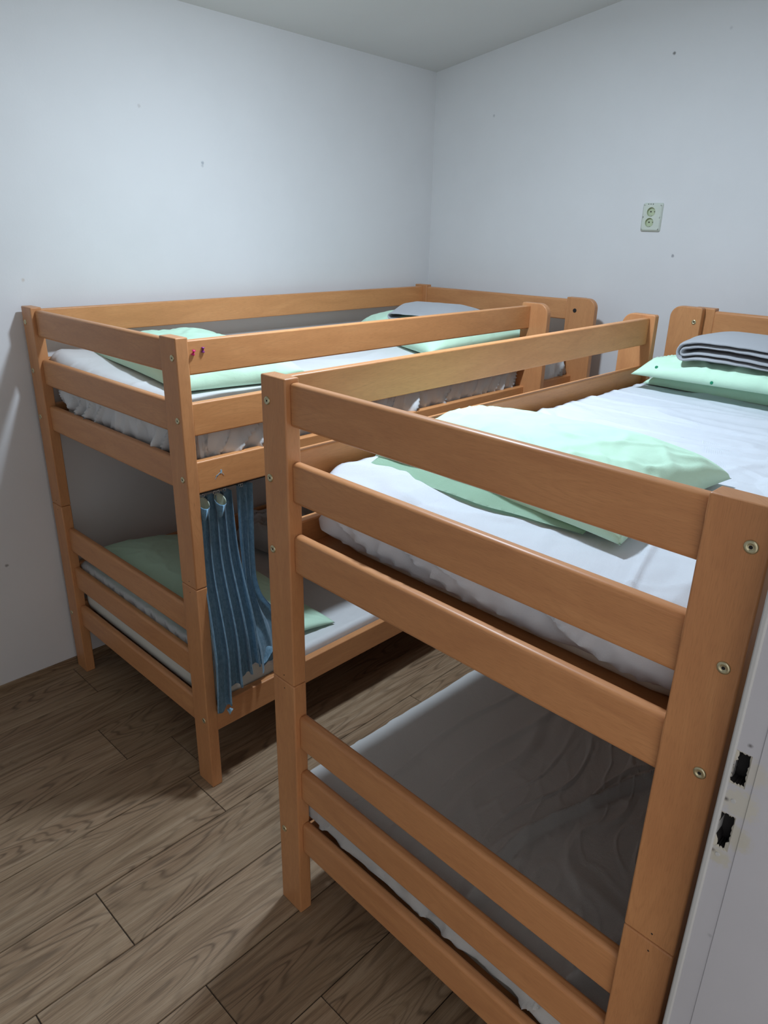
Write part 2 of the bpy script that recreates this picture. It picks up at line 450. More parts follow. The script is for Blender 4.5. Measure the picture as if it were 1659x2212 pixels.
def bolt(b, post, u, z, v, face=-1, dark=False):
    bm = bmesh.new()
    N = 24
    prof = [(0.0088, 0.0), (0.0088, 0.0010), (0.0080, 0.0022), (0.0046, 0.0026), (0.0040, 0.0020), (0.0034, 0.0016)]
    rings = []
    for r, h in prof:
        rings.append([bm.verts.new((u + r * math.cos(2 * PI * i / N), v + face * h, z + r * math.sin(2 * PI * i / N))) for i in range(N)])
    for a, c in zip(rings, rings[1:]):
        for i in range(N):
            f = bm.faces.new([a[i], a[(i + 1) % N], c[(i + 1) % N], c[i]]); f.smooth = True
    hexr = [bm.verts.new((u + 0.0024 * math.cos(PI / 3 * (i * 6 // N) + (i % 4) * PI / 12), v + face * 0.0015, z + 0.0024 * math.sin(PI / 3 * (i * 6 // N) + (i % 4) * PI / 12))) for i in range(N)]
    for i in range(N):
        bm.faces.new([rings[-1][i], rings[-1][(i + 1) % N], hexr[(i + 1) % N], hexr[i]])
    f = bm.faces.new(hexr); f.material_index = 1
    bmesh.ops.remove_doubles(bm, verts=bm.verts, dist=1e-6)
    bmesh.ops.recalc_face_normals(bm, faces=bm.faces)
    shear(bm, b)
    return link('bolt', bm, [M['dark'] if dark else M['bolt'], M['dark']], parent=post)
def screw_hole(b, post, u, z, v):
    bm = bmesh.new()
    bmesh.ops.create_cone(bm, cap_ends=True, segments=12, radius1=0.0017, radius2=0.0015, depth=0.0006, matrix=Matrix.Translation((u, v, z)) @ Matrix.Rotation(PI / 2, 4, 'X'))
    shear(bm, b)
    return link('screw_hole', bm, M['hole'], parent=post)

def make_bunk(key, label):
    b = BEDS[key]
    root = empty('bunk_bed', b['loc'], label, 'bunk bed', 'beech bunk beds', b['rot'])
    for u0 in (0, W - WX):
        for v0 in (0, D - WY):
            near = v0 == 0
            lp = part(b, 'leg', (u0, v0, 0), (u0 + WX, v0 + WY, ZJ - 0.0006), 2, root, 0.0035)
            up = part(b, 'post', (u0, v0, ZJ + 0.0006), (u0 + WX, v0 + WY, H), 2, root, 0.0035)
            ub = 0.0211 if u0 == 0 else W - 0.0211
            if near:
                for z in BZ: bolt(b, up, ub, z, 0)
                bolt(b, lp, ub, BZL, 0)
                um = u0 + WX * 0.55
                screw_hole(b, up, um, ZJ + 0.017, -0.0001)
                screw_hole(b, lp, um, ZJ - 0.019, -0.0001)
            else:
                if not (b['side'] == 1 and u0 > 0) and not (b['side'] == 0 and u0 == 0):
                    bolt(b, up, ub, BZ[0], v0)
    for zs, nm in ((P, 'upper'), (Q, 'lower')):
        for z0, z1 in zs:
            part(b, 'end_rail', (WX - 0.004, 0.0125, z0), (W - WX + 0.004, 0.0125 + RT, z1), 0, root, 0.0085, 4)
            part(b, 'end_rail', (WX - 0.004, D - 0.012 - RT, z0), (W - WX + 0.004, D - 0.012, z1), 0, root, 0.0085, 4)
    # long sides
    for sd in (0, 1):
        ladder = sd == b['side']
        def ur(t=RT): return (0.002, 0.002 + t) if sd == 0 else (W - 0.002 - t, W - 0.002)
        if not ladder and sd == 0: ur = lambda t=RT: (0.030, 0.030 + t)
        for i, (z0, z1) in enumerate(P):
            u0, u1 = ur(RT if i < 2 else 0.028)
            vend = D - WY + 0.003 if (not ladder or i == 2) else 1.612
            part(b, 'guard_rail' if i < 2 else 'side_rail', (u0, WY - 0.003, z0), (u1, vend, z1), 1, root, 0.004, 3, mat='beech_gold')
        u0, u1 = ur(0.028)
        part(b, 'side_rail', (u0, WY - 0.003, Q[2][0]), (u1, D - WY + 0.003, Q[2][1]), 1, root, 0.004, 3)
        if not ladder:
            part(b, 'side_rail', (u0, WY - 0.003, Q[1][0]), (u0 + RT, D - WY + 0.003, Q[1][1]), 1, root, 0.004, 3)
    # ladder: two upright boards standing proud of the side, rungs between
    lad = bpy.data.objects.new('ladder', None); COL.objects.link(lad); lad.parent = root
    for (v0, v1) in ((1.612, 1.640), (D - WY - 0.030, D - WY - 0.001)):
        bm = bmesh.new()
        if b['side'] == 1: ua, ub_, sgn = W - 0.045, W + 0.078, 1
        else: ua, ub_, sgn = -0.078, 0.045, -1
        rad_o, rad_i = 0.042, 0.008
        pts = []
        lo_, hi_ = min(ua, ub_), max(ua, ub_)
        rL, rR = (rad_i, rad_o) if sgn == 1 else (rad_o, rad_i)
        zt = H + 0.002
        pts.append((lo_, 0.0)); 
        for i in range(9):
            a_ = PI - i * PI / 16
            pts.append((lo_ + rL + rL * math.cos(a_), zt - rL + rL * math.sin(a_)))
        for i in range(9):
            a_ = PI / 2 - i * PI / 16
            pts.append((hi_ - rR + rR * math.cos(a_), zt - rR + rR * math.sin(a_)))
        pts.append((hi_, 0.0))
        f0 = [bm.verts.new((p[0], v0, p[1])) for p in pts]
        f1 = [bm.verts.new((p[0], v1, p[1])) for p in pts]
        A_, B_ = bm.faces.new(f0), bm.faces.new(f1[::-1])
        n = len(pts)
        for i in range(n): bm.faces.new([f0[(i + 1) % n], f0[i], f1[i], f1[(i + 1) % n]])
        bmesh.ops.recalc_face_normals(bm, faces=bm.faces)
        es = [e for e in bm.edges if any(f in (A_, B_) for f in e.link_faces)]
        r = bmesh.ops.bevel(bm, geom=es, offset=0.0035, segments=2, profile=0.5, affect='EDGES')
        for f in r['faces']: f.smooth = True
        shear(bm, b); uv_axis(bm, 2)
        upr = link('upright', bm, M['beech'], parent=lad)
        if v0 > 1.8:
            if b['side'] == 1: bolt(b, upr, W - 0.018, BZ[0], v0, dark=True)
            else: bolt(b, upr, 0.020, BZ[0], v0)
    for z in (0.25, 0.50, 0.76, 1.0):
        ua, ub_ = (W + 0.012, W + 0.070) if b['side'] == 1 else (-0.070, -0.012)
        part(b, 'rung', (ua, 1.638, z), (ub_, D - WY - 0.029, z + 0.022), 1, lad, 0.005, 2)
    # slats
    for z in (P[2][0] + 0.022, Q[2][0] + 0.015):
        for i in range(16):
            v = 0.041 + i * 0.124
            part(b, 'slat', (0.030 if b['side'] else 0.031, v, z), (W - 0.031, v + (0.117 if i == 0 else 0.090), z + 0.014), 0, root, 0.002, 1)
    return root
make_bunk('A', 'beech bunk bed along the left wall with a blue curtain hung in its lower berth')
make_bunk('B', 'beech bunk bed nearest the door, its bare lower mattress seen through the end rails')

# ------------------------------------------------------------------ sheets and mattresses
def bed_pt(key, u, v):
    b = BEDS[key]; c, s = math.cos(b['rot']), math.sin(b['rot'])
    return (b['loc'][0] + u * c - v * s, b['loc'][1] + u * s + v * c)
def rrect(hx, hy, r, n):
    pts = []
    per = 2 * (2 * (hx - r) + 2 * (hy - r)) + 2 * PI * r
    segs = [('l', (hx, -hy + r), (hx, hy - r)), ('a', (hx - r, hy - r), 0), ('l', (hx - r, hy), (-hx + r, hy)), ('a', (-hx + r, hy - r), PI / 2),
            ('l', (-hx, hy - r), (-hx, -hy + r)), ('a', (-hx + r, -hy + r), PI), ('l', (-hx + r, -hy), (hx - r, -hy)), ('a', (hx - r, -hy + r), 3 * PI / 2)]
    out = []
    for s in segs:
        if s[0] == 'l':
            L = math.dist(s[1], s[2]); k = max(1, round(n * L / per))
            nx, ny = (s[2][1] - s[1][1]) / L, -(s[2][0] - s[1][0]) / L
            for i in range(k):
                t = i / k
                out.append((s[1][0] + (s[2][0] - s[1][0]) * t, s[1][1] + (s[2][1] - s[1][1]) * t, nx, ny))
        else:
            k = max(4, round(n * (PI / 2 * r) / per))
            for i in range(k):
                a_ = s[2] + PI / 2 * i / k
                out.append((s[1][0] + r * math.cos(a_), s[1][1] + r * math.sin(a_), math.cos(a_), math.sin(a_)))
    return out
def pad(key, name, mat, u0, u1, v0, v1, z0, z1, rc=0.05, rt=0.028, rb=0.04, tuck=0.05, label=None, cat=None, group=None,
        n=420, top_fn=None, side_fn=None, zoff=None, closed=False, zsc=None, hem=None, rings=46, vpow=1.0):
    """soft rounded slab: rings from the hem up the side and over the top, in bed coordinates"""
    bm = bmesh.new()
    cx, cy, hx, hy = (u0 + u1) / 2, (v0 + v1) / 2, (u1 - u0) / 2, (v1 - v0) / 2
    base = rrect(hx, hy, rc, n)
    N = len(base)
    prof = []   # (inset, z, sidefactor)
    for i in range(5): prof.append((tuck * (1 - i / 5) + rb * 0.9, z0 + 0.001, 0.3))
    for i in range(7):
        a_ = PI / 2 * i / 6
        prof.append((rb * (1 - math.sin(a_)), z0 + rb * (1 - math.cos(a_)), 0.6 + 0.4 * math.sin(a_)))
    ns = 8
    for i in range(1, ns): prof.append((0, z0 + rb + (z1 - rt - z0 - rb) * i / ns, 1.0))
    for i in range(7):
        a_ = PI / 2 * i / 6
        prof.append((rt * (1 - math.cos(a_)), z1 - rt + rt * math.sin(a_), 1.0 - 0.8 * i / 6))
    loops = []
    for ins, z, sf in prof:
        lp = []
        for i, (x, y, nx, ny) in enumerate(base):
            so = 0.0; dz = 0.0
            if side_fn:
                so, dz = side_fn(cx + x, cy + y, (z - z0) / (z1 - z0), i / N, nx, ny)
                so *= sf
            if hem and z <= z0 + rb: dz += hem(cx + x, cy + y, nx, ny) * (1 - (z - z0) / rb)
            px, py = cx + x - nx * (ins - so), cy + y - ny * (ins - so)
            zz = z + dz
            lp.append((px, py, zz, sf))
        loops.append(lp)
    for k_ in range(1, rings + 1):
        s_ = 1 - (k_ / rings) ** vpow
        s_ = max(s_, 0.0)
        lp = []
        for i, (x, y, nx, ny) in enumerate(base):
            bx, by = x - nx * rt, y - ny * rt
            # shrink toward the spine, keeping even spacing
            lp.append((cx + bx * s_, cy + by * s_ , z1, 0))
        loops.append(lp)
    V = []
    for li, lp in enumerate(loops):
        row = []
        for (x, y, z, sf) in lp:
            f = (z - z0) / (z1 - z0)
            if top_fn:
                z += top_fn(x, y) * max(0, f) ** 3
            if zoff: z += zoff(x, y) * (1 if zsc is None else zsc + (1 - zsc) * min(1, max(0, f)))
            row.append(bm.verts.new((x, y, z)))
        V.append(row)
    for a_, c_ in zip(V, V[1:]):
        for i in range(N):
            j = (i + 1) % N
            bm.faces.new([a_[i], a_[j], c_[j], c_[i]])
    if closed: bm.faces.new(V[0][::-1])
    bmesh.ops.remove_doubles(bm, verts=V[-1], dist=0.004)
    b = BEDS[key]
    shear(bm, b)
    return link(name, bm, M[mat], smooth=True, label=label, cat=cat, group=group, loc=b['loc'], rotz=b['rot'])

def wrinkle(x, y, s=4.0, seed=0.0, stretch=(1, 1)):
    return (ridge(x * stretch[0], y * stretch[1], seed, s) - 0.55)

# --- bed A upper: crumpled white fitted sheet
def a_top(x, y):
    e = 0.003 * nz(x, y, 3.1, 6)
    e += 0.008 * max(0, ridge(x + 0.3 * nz(x, y, 1, 3), y * 0.6, 5.2, 2.6) - 0.75) * 2
    return e
def gathers(seed, amp, freq):
    def f(x, y, h, s, nx, ny):
        per = x * abs(ny) + y * abs(nx)
        w = 0.9 * nz(per * freq + h * 1.2, 0.3 * h, seed, 1) + 1.3 * max(0, 1 - abs(nz(per * freq * 0.8 - h * 1.8, 0.6 * h, seed + 4, 1)) * 3.2) ** 2 - 0.3 + 0.35 * nz(per * freq * 2.6, h * 3, seed + 8, 1)
        w *= 0.5 + 1.6 * abs(nz(per * 3.1, 0.2, seed + 2, 1))
        fade = 0.35 + 0.65 * sm(1 - h, 0.05, 0.7)
        return amp * w * fade, 0.0
    return f
def a_off(x, y):
    return 0.036 * sm(0.30 - x, 0, 0.26) * sm(0.35 - y, 0, 0.3) + 0.004 * nz(x, y, 0.2, 2)
pad('A', 'fitted_sheet', 'sheet_satin', 0.030, W - 0.030, 0.044, 1.985, 1.066, 1.258, rc=0.05, rt=0.045, rb=0.05, top_fn=a_top, side_fn=gathers(1.5, 0.021, 20), zoff=a_off,
    hem=lambda x, y, nx, ny: 0.010 * nz(x, y, 2, 14), label='crumpled white sheet on the upper berth of the left bunk', cat='bed sheet', n=1500, rings=60)
pad('A', 'mattress', 'cream', 0.055, W - 0.055, 0.07, 1.96, P[2][0] + 0.038, 1.225, rc=0.06, rt=0.03, rb=0.03, n=120, rings=6, closed=True,
    label='foam mattress under the sheet on the upper berth of the left bunk', cat='mattress')
# --- bed B upper
def b_top(x, y):
    e = 0.002 * nz(x, y, 3.1, 5)
    q = nz(x, y, 1, 2)
    e += 0.014 * max(0, ridge(x * 0.45 + 0.5 * q, y, 9.2, 3.2) - 0.70) * 2
    e += 0.007 * max(0, ridge(x * 0.35 + 0.2 * q, y * 1.1, 14.2, 9) - 0.72) * 2
    e += 0.016 * max(0, ridge(x + 0.4 * q, y * 0.5 + 0.5 * x, 19.2, 6) - 0.74) * 2 * sm(x, 0.45, 0.85)
    e += 0.0012 * nz(x, y, 4, 30)
    return e
def b_side(x, y, h, s, nx, ny):
    per = x * abs(ny) + y * abs(nx)
    c = per * 7.0 + h * 2.6
    w = max(0, 1 - abs(nz(c, h * 0.3, 2.2, 1)) * 3.0) ** 2
    w += 0.5 * nz(per * 14 + h * 3, h * 3, 7.0, 1) + 0.35 * nz(per * 30, h * 7, 9.0, 1)
    return 0.016 * w - 0.004, 0.0
def b_off(x, y):
    return -0.010 * math.exp(-((x - 0.5) / 0.3) ** 2) * sm(0.4 - y, 0, 0.4)
pad('B', 'fitted_sheet', 'sheet', 0.034, W - 0.030, 0.072, 1.985, 1.078, 1.222, rc=0.095, rt=0.040, rb=0.062, top_fn=b_top, side_fn=b_side, zoff=b_off,
    label='smooth white sheet on the upper berth of the bunk nearest the door', cat='bed sheet', n=1300, rings=90)
pad('B', 'mattress', 'cream', 0.07, W - 0.065, 0.115, 1.95, P[2][0] + 0.038, 1.185, rc=0.09, rt=0.03, rb=0.03, n=120, rings=6, closed=True,
    label='foam mattress under the sheet on the upper berth of the bunk nearest the door', cat='mattress')
# --- bed B lower: bare stretched grey-white sheet
def bl_top(x, y):
    e = 0.003 * nz(x, y, 3.1, 4)
    q = nz(x, y, 12, 2.2)
    e += 0.040 * max(0, ridge(x * 1.1 + 0.22 * q, y * 0.28 + 0.25 * x, 9.2, 4.6) - 0.66) * 2 * sm(x, 0.22, 0.6)
    e += 0.013 * max(0, ridge(x + 0.3 * q, y * 0.4, 22.0, 9) - 0.70) * 2 * sm(x, 0.3, 0.6)
    e += 0.006 * max(0, ridge(x * 1.3 + 0.5 * y, y * 0.6, 31.0, 15) - 0.74) * 2 * sm(x, 0.3, 0.5)
    for x_, w_ in ((0.205, 0.010), (0.33, 0.013)):
        e += 0.009 * math.exp(-((x - x_ - 0.03 * nz(y, 0, x_, 3)) / w_) ** 2)
    return e
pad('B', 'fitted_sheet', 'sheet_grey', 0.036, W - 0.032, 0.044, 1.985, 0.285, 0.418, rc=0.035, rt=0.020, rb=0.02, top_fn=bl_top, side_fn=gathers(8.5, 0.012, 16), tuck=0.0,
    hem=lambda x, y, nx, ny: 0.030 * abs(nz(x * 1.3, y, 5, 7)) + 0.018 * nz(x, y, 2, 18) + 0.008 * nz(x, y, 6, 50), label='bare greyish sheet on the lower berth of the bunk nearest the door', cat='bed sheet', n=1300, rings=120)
pad('B', 'mattress', 'cream', 0.06, W - 0.06, 0.075, 1.95, Q[2][0] + 0.030, 0.385, rc=0.05, rt=0.03, rb=0.02, n=120, rings=6, closed=True,
    label='thin mattress under the greyish sheet on the lower berth nearest the door', cat='mattress')
# --- bed A lower: mattress pushed up at the head, ruffled sheet on it
def al_off(x, y):
    return 0.125 * sm(0.42 - y, 0.0, 0.34) + 0.006 * nz(x, y, 3, 4) * sm(0.3 - y, 0, 0.3)
def al_top(x, y):
    e = 0.0015 * nz(x, y, 3.1, 18) + 0.0012 * nz(x, y, 5.1, 45)
    e += 0.004 * max(0, ridge(x, y * 0.5, 9.2, 4) - 0.75) * 2
    return e
pad('A', 'mattress', 'cream', 0.036, W - 0.036, 0.050, 1.98, Q[2][0] + 0.030, 0.315, rc=0.04, rt=0.02, rb=0.02, n=300, rings=30, closed=True, zsc=0.22, zoff=lambda x, y: al_off(x, y) - 0.014 * sm(0.2 - y, 0, 0.2) * (0.3 + 0.7 * math.sin(x * 3.0)),
    label='cream foam mattress showing between the low end rails of the left bunk', cat='mattress')
def al_side(x, y, h, s, nx, ny):
    per = x * abs(ny) + y * abs(nx)
    w = nz(per * 26 + h * 2.2, 0.3, 3, 1) + 0.6 * nz(per * 50 + h * 3, h, 8, 1)
    return 0.014 * w * sm(0.4 - y, 0, 0.3), 0.0
pad('A', 'fitted_sheet', 'sheet_satin', 0.034, W - 0.034, 0.046, 1.982, 0.284, 0.332, rc=0.04, rt=0.018, rb=0.008, tuck=0.0, n=1500, rings=60, zoff=lambda x, y: al_off(x, y) + 0.015 * sm(0.2 - y, 0, 0.2), top_fn=al_top, side_fn=al_side,
    hem=lambda x, y, nx, ny: (0.010 * nz(x, y, 5, 9) + 0.005 * nz(x, y, 8, 40) - 0.018) * sm(0.4 - y, 0, 0.3), label='ruffled white sheet on the lower berth of the left bunk', cat='bed sheet')

# ------------------------------------------------------------------ pillows
def pillow(name, corners, h, mat, label, cat='pillow', group=None, seed=0.0, n=130, m_=92, bulge=0.018, flat=0.25, wr=0.006, wdir=(1, 1), ear=0.35, skew=0.0, extra=None, zadd=None, buttons=None):
    """corners: near-left, near-right, far-right, far-left in world metres (underside)"""
    c0, c1, c2, c3 = [Vector(c) for c in corners]
    bm = bmesh.new()
    def P3(a, b):
        p = (c0 * (1 - a) * (1 - b) + c1 * a * (1 - b) + c2 * a * b + c3 * (1 - a) * b)
        return p
    top, bot = [], []
    ex = (c1 - c0).normalized(); ey = (c3 - c0).normalized()
    LX, LY = (c1 - c0).length, (c3 - c0).length
    for j in range(m_ + 1):
        rt_, rb_ = [], []
        for i in range(n + 1):
            a = i / n; b_ = j / m_
            s = 2 * a - 1; t = 2 * b_ - 1
            # slightly hollow sides between pointed corners
            p = P3(a, b_)
            p += ex * (-s) * bulge * (1 - t * t) * abs(s) ** 3 + ey * (-t) * bulge * (1 - s * s) * abs(t) ** 3
            ed = max(0.0, (1 - abs(s) ** 3.2) * (1 - abs(t) ** 3.2))
            th = h * ed ** 0.42
            x, y = a * LX, b_ * LY
            near = min(1 - abs(s), 1 - abs(t))
            w = wr * (ridge(x * wdir[0] + 0.25 * nz(x, y, seed, 4), y * wdir[1], seed + 2, 5) - 0.6) * (0.3 + 0.7 * (1 - near))
            wr2 = wr * 1.6
            w += wr2 * max(0, ridge(x * wdir[1], y * wdir[0] + 0.3 * x, seed + 6, 9) - 0.6)
            w += wr * 0.35 * nz(x, y, seed + 1, 22)
            k = min(1, ed * 6) * min(1, (1 - b_) * 2.4 + 0.05)
            for (qx, qy) in ((0, 0), (LX, 0), (LX, LY), (0, LY)):
                dx, dy = abs(x - qx), abs(y - qy)
                rr = math.hypot(dx, dy)
                an = math.atan2(dy, dx)
                w += wr * 1.8 * math.exp(-rr / 0.15) * max(0, 1 - abs(nz(an * 4.2 + qx * 9, rr * 2.5, seed + qy * 7, 1)) * 3.4) * sm(rr, 0.0, 0.05)
            w += wr * 2.2 * max(0, 1 - abs(nz(x * 3.2 + 0.5 * y, y * 2.2, seed + 11, 1)) * 9) * nz(x, y, seed + 3, 3)
            zt = th * (1 - 0.15) + w * k
            if extra: zt += extra(a, b_) * k
            zb = th * -0.0 + 0.001
            lift = flat * h * (1 - ed) ** 3 * 0.5
            zz = zadd(p.x, p.y) if zadd else 0
            rt_.append(bm.verts.new((p.x, p.y, p.z + lift + zt + zz)))
            edge = i in (0, n) or j in (0, m_)
            rb_.append(rt_[-1] if edge else bm.verts.new((p.x, p.y, p.z + min(lift, lift + zt - 0.002) + zz)))
        top.append(rt_); bot.append(rb_)
    for j in range(m_):
        for i in range(n):
            bm.faces.new([top[j][i], top[j][i + 1], top[j + 1][i + 1], top[j + 1][i]])
            try: bm.faces.new([bot[j][i], bot[j + 1][i], bot[j + 1][i + 1], bot[j][i + 1]])
            except ValueError: pass
    o_ = link(name, bm, M[mat], smooth=True, label=label, cat=cat, group=group)
    if buttons:
        tv = buttons
        for (x, y, z, nn) in tv:
            b2 = bmesh.new()
            q = Vector(nn).to_track_quat('Z', 'Y').to_matrix().to_4x4()
            bmesh.ops.create_cone(b2, cap_ends=True, segments=20, radius1=0.0055, radius2=0.0045, depth=0.002, matrix=Matrix.Translation((x, y, z)) @ q)
            link('button', b2, M['button'], parent=o_, label='dark green button')
    return o_
# bed B, head pillow by the near end
ZB, ZA = 1.222, 1.256
pillow('pillow', [(1.315, 0.195, ZB), (1.94, 0.145, ZB), (1.95, 0.605, ZB + .012), (1.245, 0.60, ZB)], 0.125, 'green', 'plump mint green pillow behind the end rails of the bunk nearest the door', seed=2, bulge=0.02, wr=0.008)
# loose flap of its case underneath
def flap(name, pts_lo, pts_hi, z, h, mat, parent=None, n=60, label=None, seed=0):
    bm = bmesh.new()
    rows = []
    for j in range(13):
        b_ = j / 12
        row = []
        for i in range(n + 1):
            a = i / n
            p = Vector(pts_lo[0]).lerp(Vector(pts_lo[1]), a).lerp(Vector(pts_hi[0]).lerp(Vector(pts_hi[1]), a), b_)
            zz = z + h * math.sin(PI * min(1, b_ * 1.0) * 0.5) * (0.6 + 0.4 * math.sin(a * PI)) + 0.006 * nz(a * 7, b_ * 1.5, seed, 1) * (0.3 + b_)
            p.x += 0.006 * nz(a * 5, 2, seed, 1); p.y += -0.014 * math.sin(a * PI) * (1 - b_) + 0.006 * nz(a * 6, 9, seed, 1)
            row.append(bm.verts.new((p.x, p.y, zz)))
        rows.append(row)
    for r0, r1 in zip(rows, rows[1:]):
        for i in range(n): bm.faces.new([r0[i], r0[i + 1], r1[i + 1], r1[i]])
    bmesh.ops.solidify(bm, geom=bm.faces[:], thickness=0.0025)
    bmesh.ops.recalc_face_normals(bm, faces=bm.faces)
    return link(name, bm, M[mat], smooth=True, parent=parent, label=label)
pb = [o for o in COL.objects if o.name == 'pillow'][0]
flap('pillowcase_flap', [(1.325, 0.165), (1.86, 0.165)], [(1.32, 0.26), (1.87, 0.25)], ZB + 0.004, 0.030, 'green', parent=pb, seed=3)

# bed B, far end: two folded pillows and a grey blanket
pillow('pillow', [(1.335, 1.475, ZB + .002), (2.08, 1.42, ZB + .002), (2.10, 1.84, ZB + .002), (1.40, 1.88, ZB + .002)], 0.085, 'green', 'mint green pillow lying flat under the one with green buttons, nearest the door', seed=21, bulge=0.010, wr=0.011)
pillow('pillow', [(1.330, 1.385, 1.272), (2.05, 1.33, 1.285), (2.12, 1.80, 1.285), (1.42, 1.86, 1.285)], 0.085, 'green', 'mint green pillow with green buttons, holding a folded grey blanket', seed=31, bulge=0.010, wr=0.011, flat=0.1,
       buttons=[(1.4095, 1.3955, 1.3095, (-0.12, -0.71, 0.7)), (1.5992, 1.3748, 1.2904, (-0.07, -0.98, 0.18))])
# bed A upper
pillow('pillow', [(-0.16, 0.235, ZA), (0.60, 0.130, ZA), (0.690, 0.54, ZA), (-0.11, 0.67, ZA)], 0.125, 'green', 'mint green pillow at the near end of the left upper berth, behind the corner post', seed=41, bulge=0.016, wr=0.009)
pillow('pillow', [(-0.02, 1.40, ZA), (0.675, 1.13, ZA), (0.70, 1.78, ZA), (-0.10, 1.86, ZA)], 0.135, 'green', 'mint green pillow under a blanket at the far end of the left upper berth', seed=51, bulge=0.012, wr=0.004,
       extra=lambda a, b: -0.012 * math.exp(-((a - 0.62 - 0.25 * (b - 0.1)) / 0.012) ** 2))
# bed A lower
pillow('pillow', [(0.02, 0.30, 0.375), (0.655, 0.29, 0.375), (0.665, 0.655, 0.334), (0.0, 0.66, 0.334)], 0.060, 'green', 'mint green pillow under the larger one on the left lower berth', seed=61, bulge=0.012, wr=0.006)
pillow('pillow', [(-0.16, 0.115, 0.475), (0.60, 0.115, 0.475), (0.63, 0.54, 0.415), (-0.17, 0.54, 0.415)], 0.15, 'green', 'large green pillow in the shade of the left lower berth, behind the blue curtain', seed=71, bulge=0.006, wr=0.004)
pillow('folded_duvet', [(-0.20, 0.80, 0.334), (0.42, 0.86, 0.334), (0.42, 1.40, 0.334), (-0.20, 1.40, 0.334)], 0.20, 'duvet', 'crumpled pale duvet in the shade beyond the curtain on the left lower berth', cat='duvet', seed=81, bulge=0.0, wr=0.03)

# ------------------------------------------------------------------ folded blankets
def strip_cloth(name, paths, mat, origin, ang, depth, thick, label, cat, drape, nd=26, seed=0):
    bm = bmesh.new()
    ca, sa = math.cos(ang), math.sin(ang)
    for pi_, path in enumerate(paths):
        # resample
        pts = []
        for (a, b) in zip(path, path[1:]):
            k = max(1, int(math.dist(a, b) / 0.012))
            for i in range(k): pts.append((a[0] + (b[0] - a[0]) * i / k, a[1] + (b[1] - a[1]) * i / k))
        pts.append(path[-1])
        n = len(pts)
        nor = []
        for i in range(n):
            a, b = pts[max(0, i - 1)], pts[min(n - 1, i + 1)]
            L = math.dist(a, b) or 1
            nor.append((-(b[1] - a[1]) / L, (b[0] - a[0]) / L))
        grid = []
        for j in range(nd + 1):
            y = depth * j / nd
            r_ = 0.35 * thick if j in (0, nd) else 0
            row_o, row_i = [], []
            for i in range(n):
                for sg, row in ((1, row_o), (-1, row_i)):
                    t = thick / 2 - r_
                    X = pts[i][0] + nor[i][0] * sg * t
                    Z = pts[i][1] + nor[i][1] * sg * t
                    yy = y + 0.006 * nz(X * 5, pi_, seed, 1) * (1 - j / nd)
                    X2 = X + 0.007 * nz(y * 5, Z * 20, seed + 3, 1) * (1 if i < n else 0)
                    wx, wy = origin[0] + X2 * ca - yy * sa, origin[1] + X2 * sa + yy * ca
                    row.append(bm.verts.new((wx, wy, origin[2] + Z + drape(X2, yy) + 0.0012 * nz(X * 30, y * 30, seed, 1))))
            grid.append(row_o + row_i[::-1])
        mlen = len(grid[0])
        for r0, r1 in zip(grid, grid[1:]):
            for i in range(mlen):
                j2 = (i + 1) % mlen
                bm.faces.new([r0[i], r0[j2], r1[j2], r1[i]])
        for row in (grid[0], grid[-1]):
            for i in range(n - 1):
                bm.faces.new([row[i], row[i + 1], row[mlen - 2 - i], row[mlen - 1 - i]])
    bmesh.ops.recalc_face_normals(bm, faces=bm.faces)
    return link(name, bm, M[mat], smooth=True, label=label, cat=cat)
def ufold(x0, x1, zlo, zhi, k=8):
    r = (zhi - zlo) / 2
    p = [(x1, zlo)]
    for i in range(k + 1):
        a = -PI / 2 - PI * i / k
        p.append((x0 + r + r * math.cos(a), zlo + r + r * math.sin(a)))
    p.append((x1, zhi))
    return p
strip_cloth('folded_blanket', [ufold(0, 0.60, 0.006, 0.058), ufold(0.012, 0.60, 0.021, 0.043)], 'blanket', (1.470, 1.385, 1.336), math.radians(-2), 0.40, 0.0115,
            'grey fleece blanket folded in layers on the buttoned pillow, beside the right edge', 'blanket', lambda x, y: 0.012 * sm(x, 0, .08) - 0.018 * sm(x, 0.15, 0.5) + 0.010 * sm(y, 0, 0.12) - 0.02 * sm(y, 0.2, 0.4), seed=4)
strip_cloth('folded_blanket', [ufold(0, 0.36, 0.004, 0.026), ], 'blanket', (0.245, 1.34, 1.350), math.radians(16), 0.40, 0.007,
            'thin grey blanket lying in a point on the far pillow of the left upper berth', 'blanket', lambda x, y: 0.026 * sm(y, 0.0, 0.16) - 0.030 * sm(y, 0.25, 0.4) - 0.03 * sm(x, 0.2, 0.4), seed=9)

# ------------------------------------------------------------------ curtain
cur = empty('curtain', (0.76, 0.14, 0.335), 'blue pleated curtain hanging from the left bunk beside its front corner post', 'curtain')
def crv(lst, t):
    t = max(0, min(1, t)) * (len(lst) - 1)
    i = min(int(t), len(lst) - 2); f = t - i
    return tuple(a + (b - a) * f for a, b in zip(lst[i], lst[i + 1]))
def sheet_surface(name, rows, mat, thick=0.0016, parent=None, label=None, cat=None):
    bm = bmesh.new()
    V = [[bm.verts.new(p) for p in r] for r in rows]
    for a, b in zip(V, V[1:]):
        for i in range(len(a) - 1): bm.faces.new([a[i], a[i + 1], b[i + 1], b[i]])
    bmesh.ops.solidify(bm, geom=bm.faces[:], thickness=thick)
    bmesh.ops.recalc_face_normals(bm, faces=bm.faces)
    o_ = link(name, bm, M[mat], smooth=True, label=label, cat=cat)
    if parent:
        o_.parent = parent
        o_.matrix_parent_inverse = Matrix.Translation(-Vector(parent.location))
    return o_
def tri(x): # pleat wave, flattened crests
    return math.sin(x) + 0.18 * math.sin(3 * x)
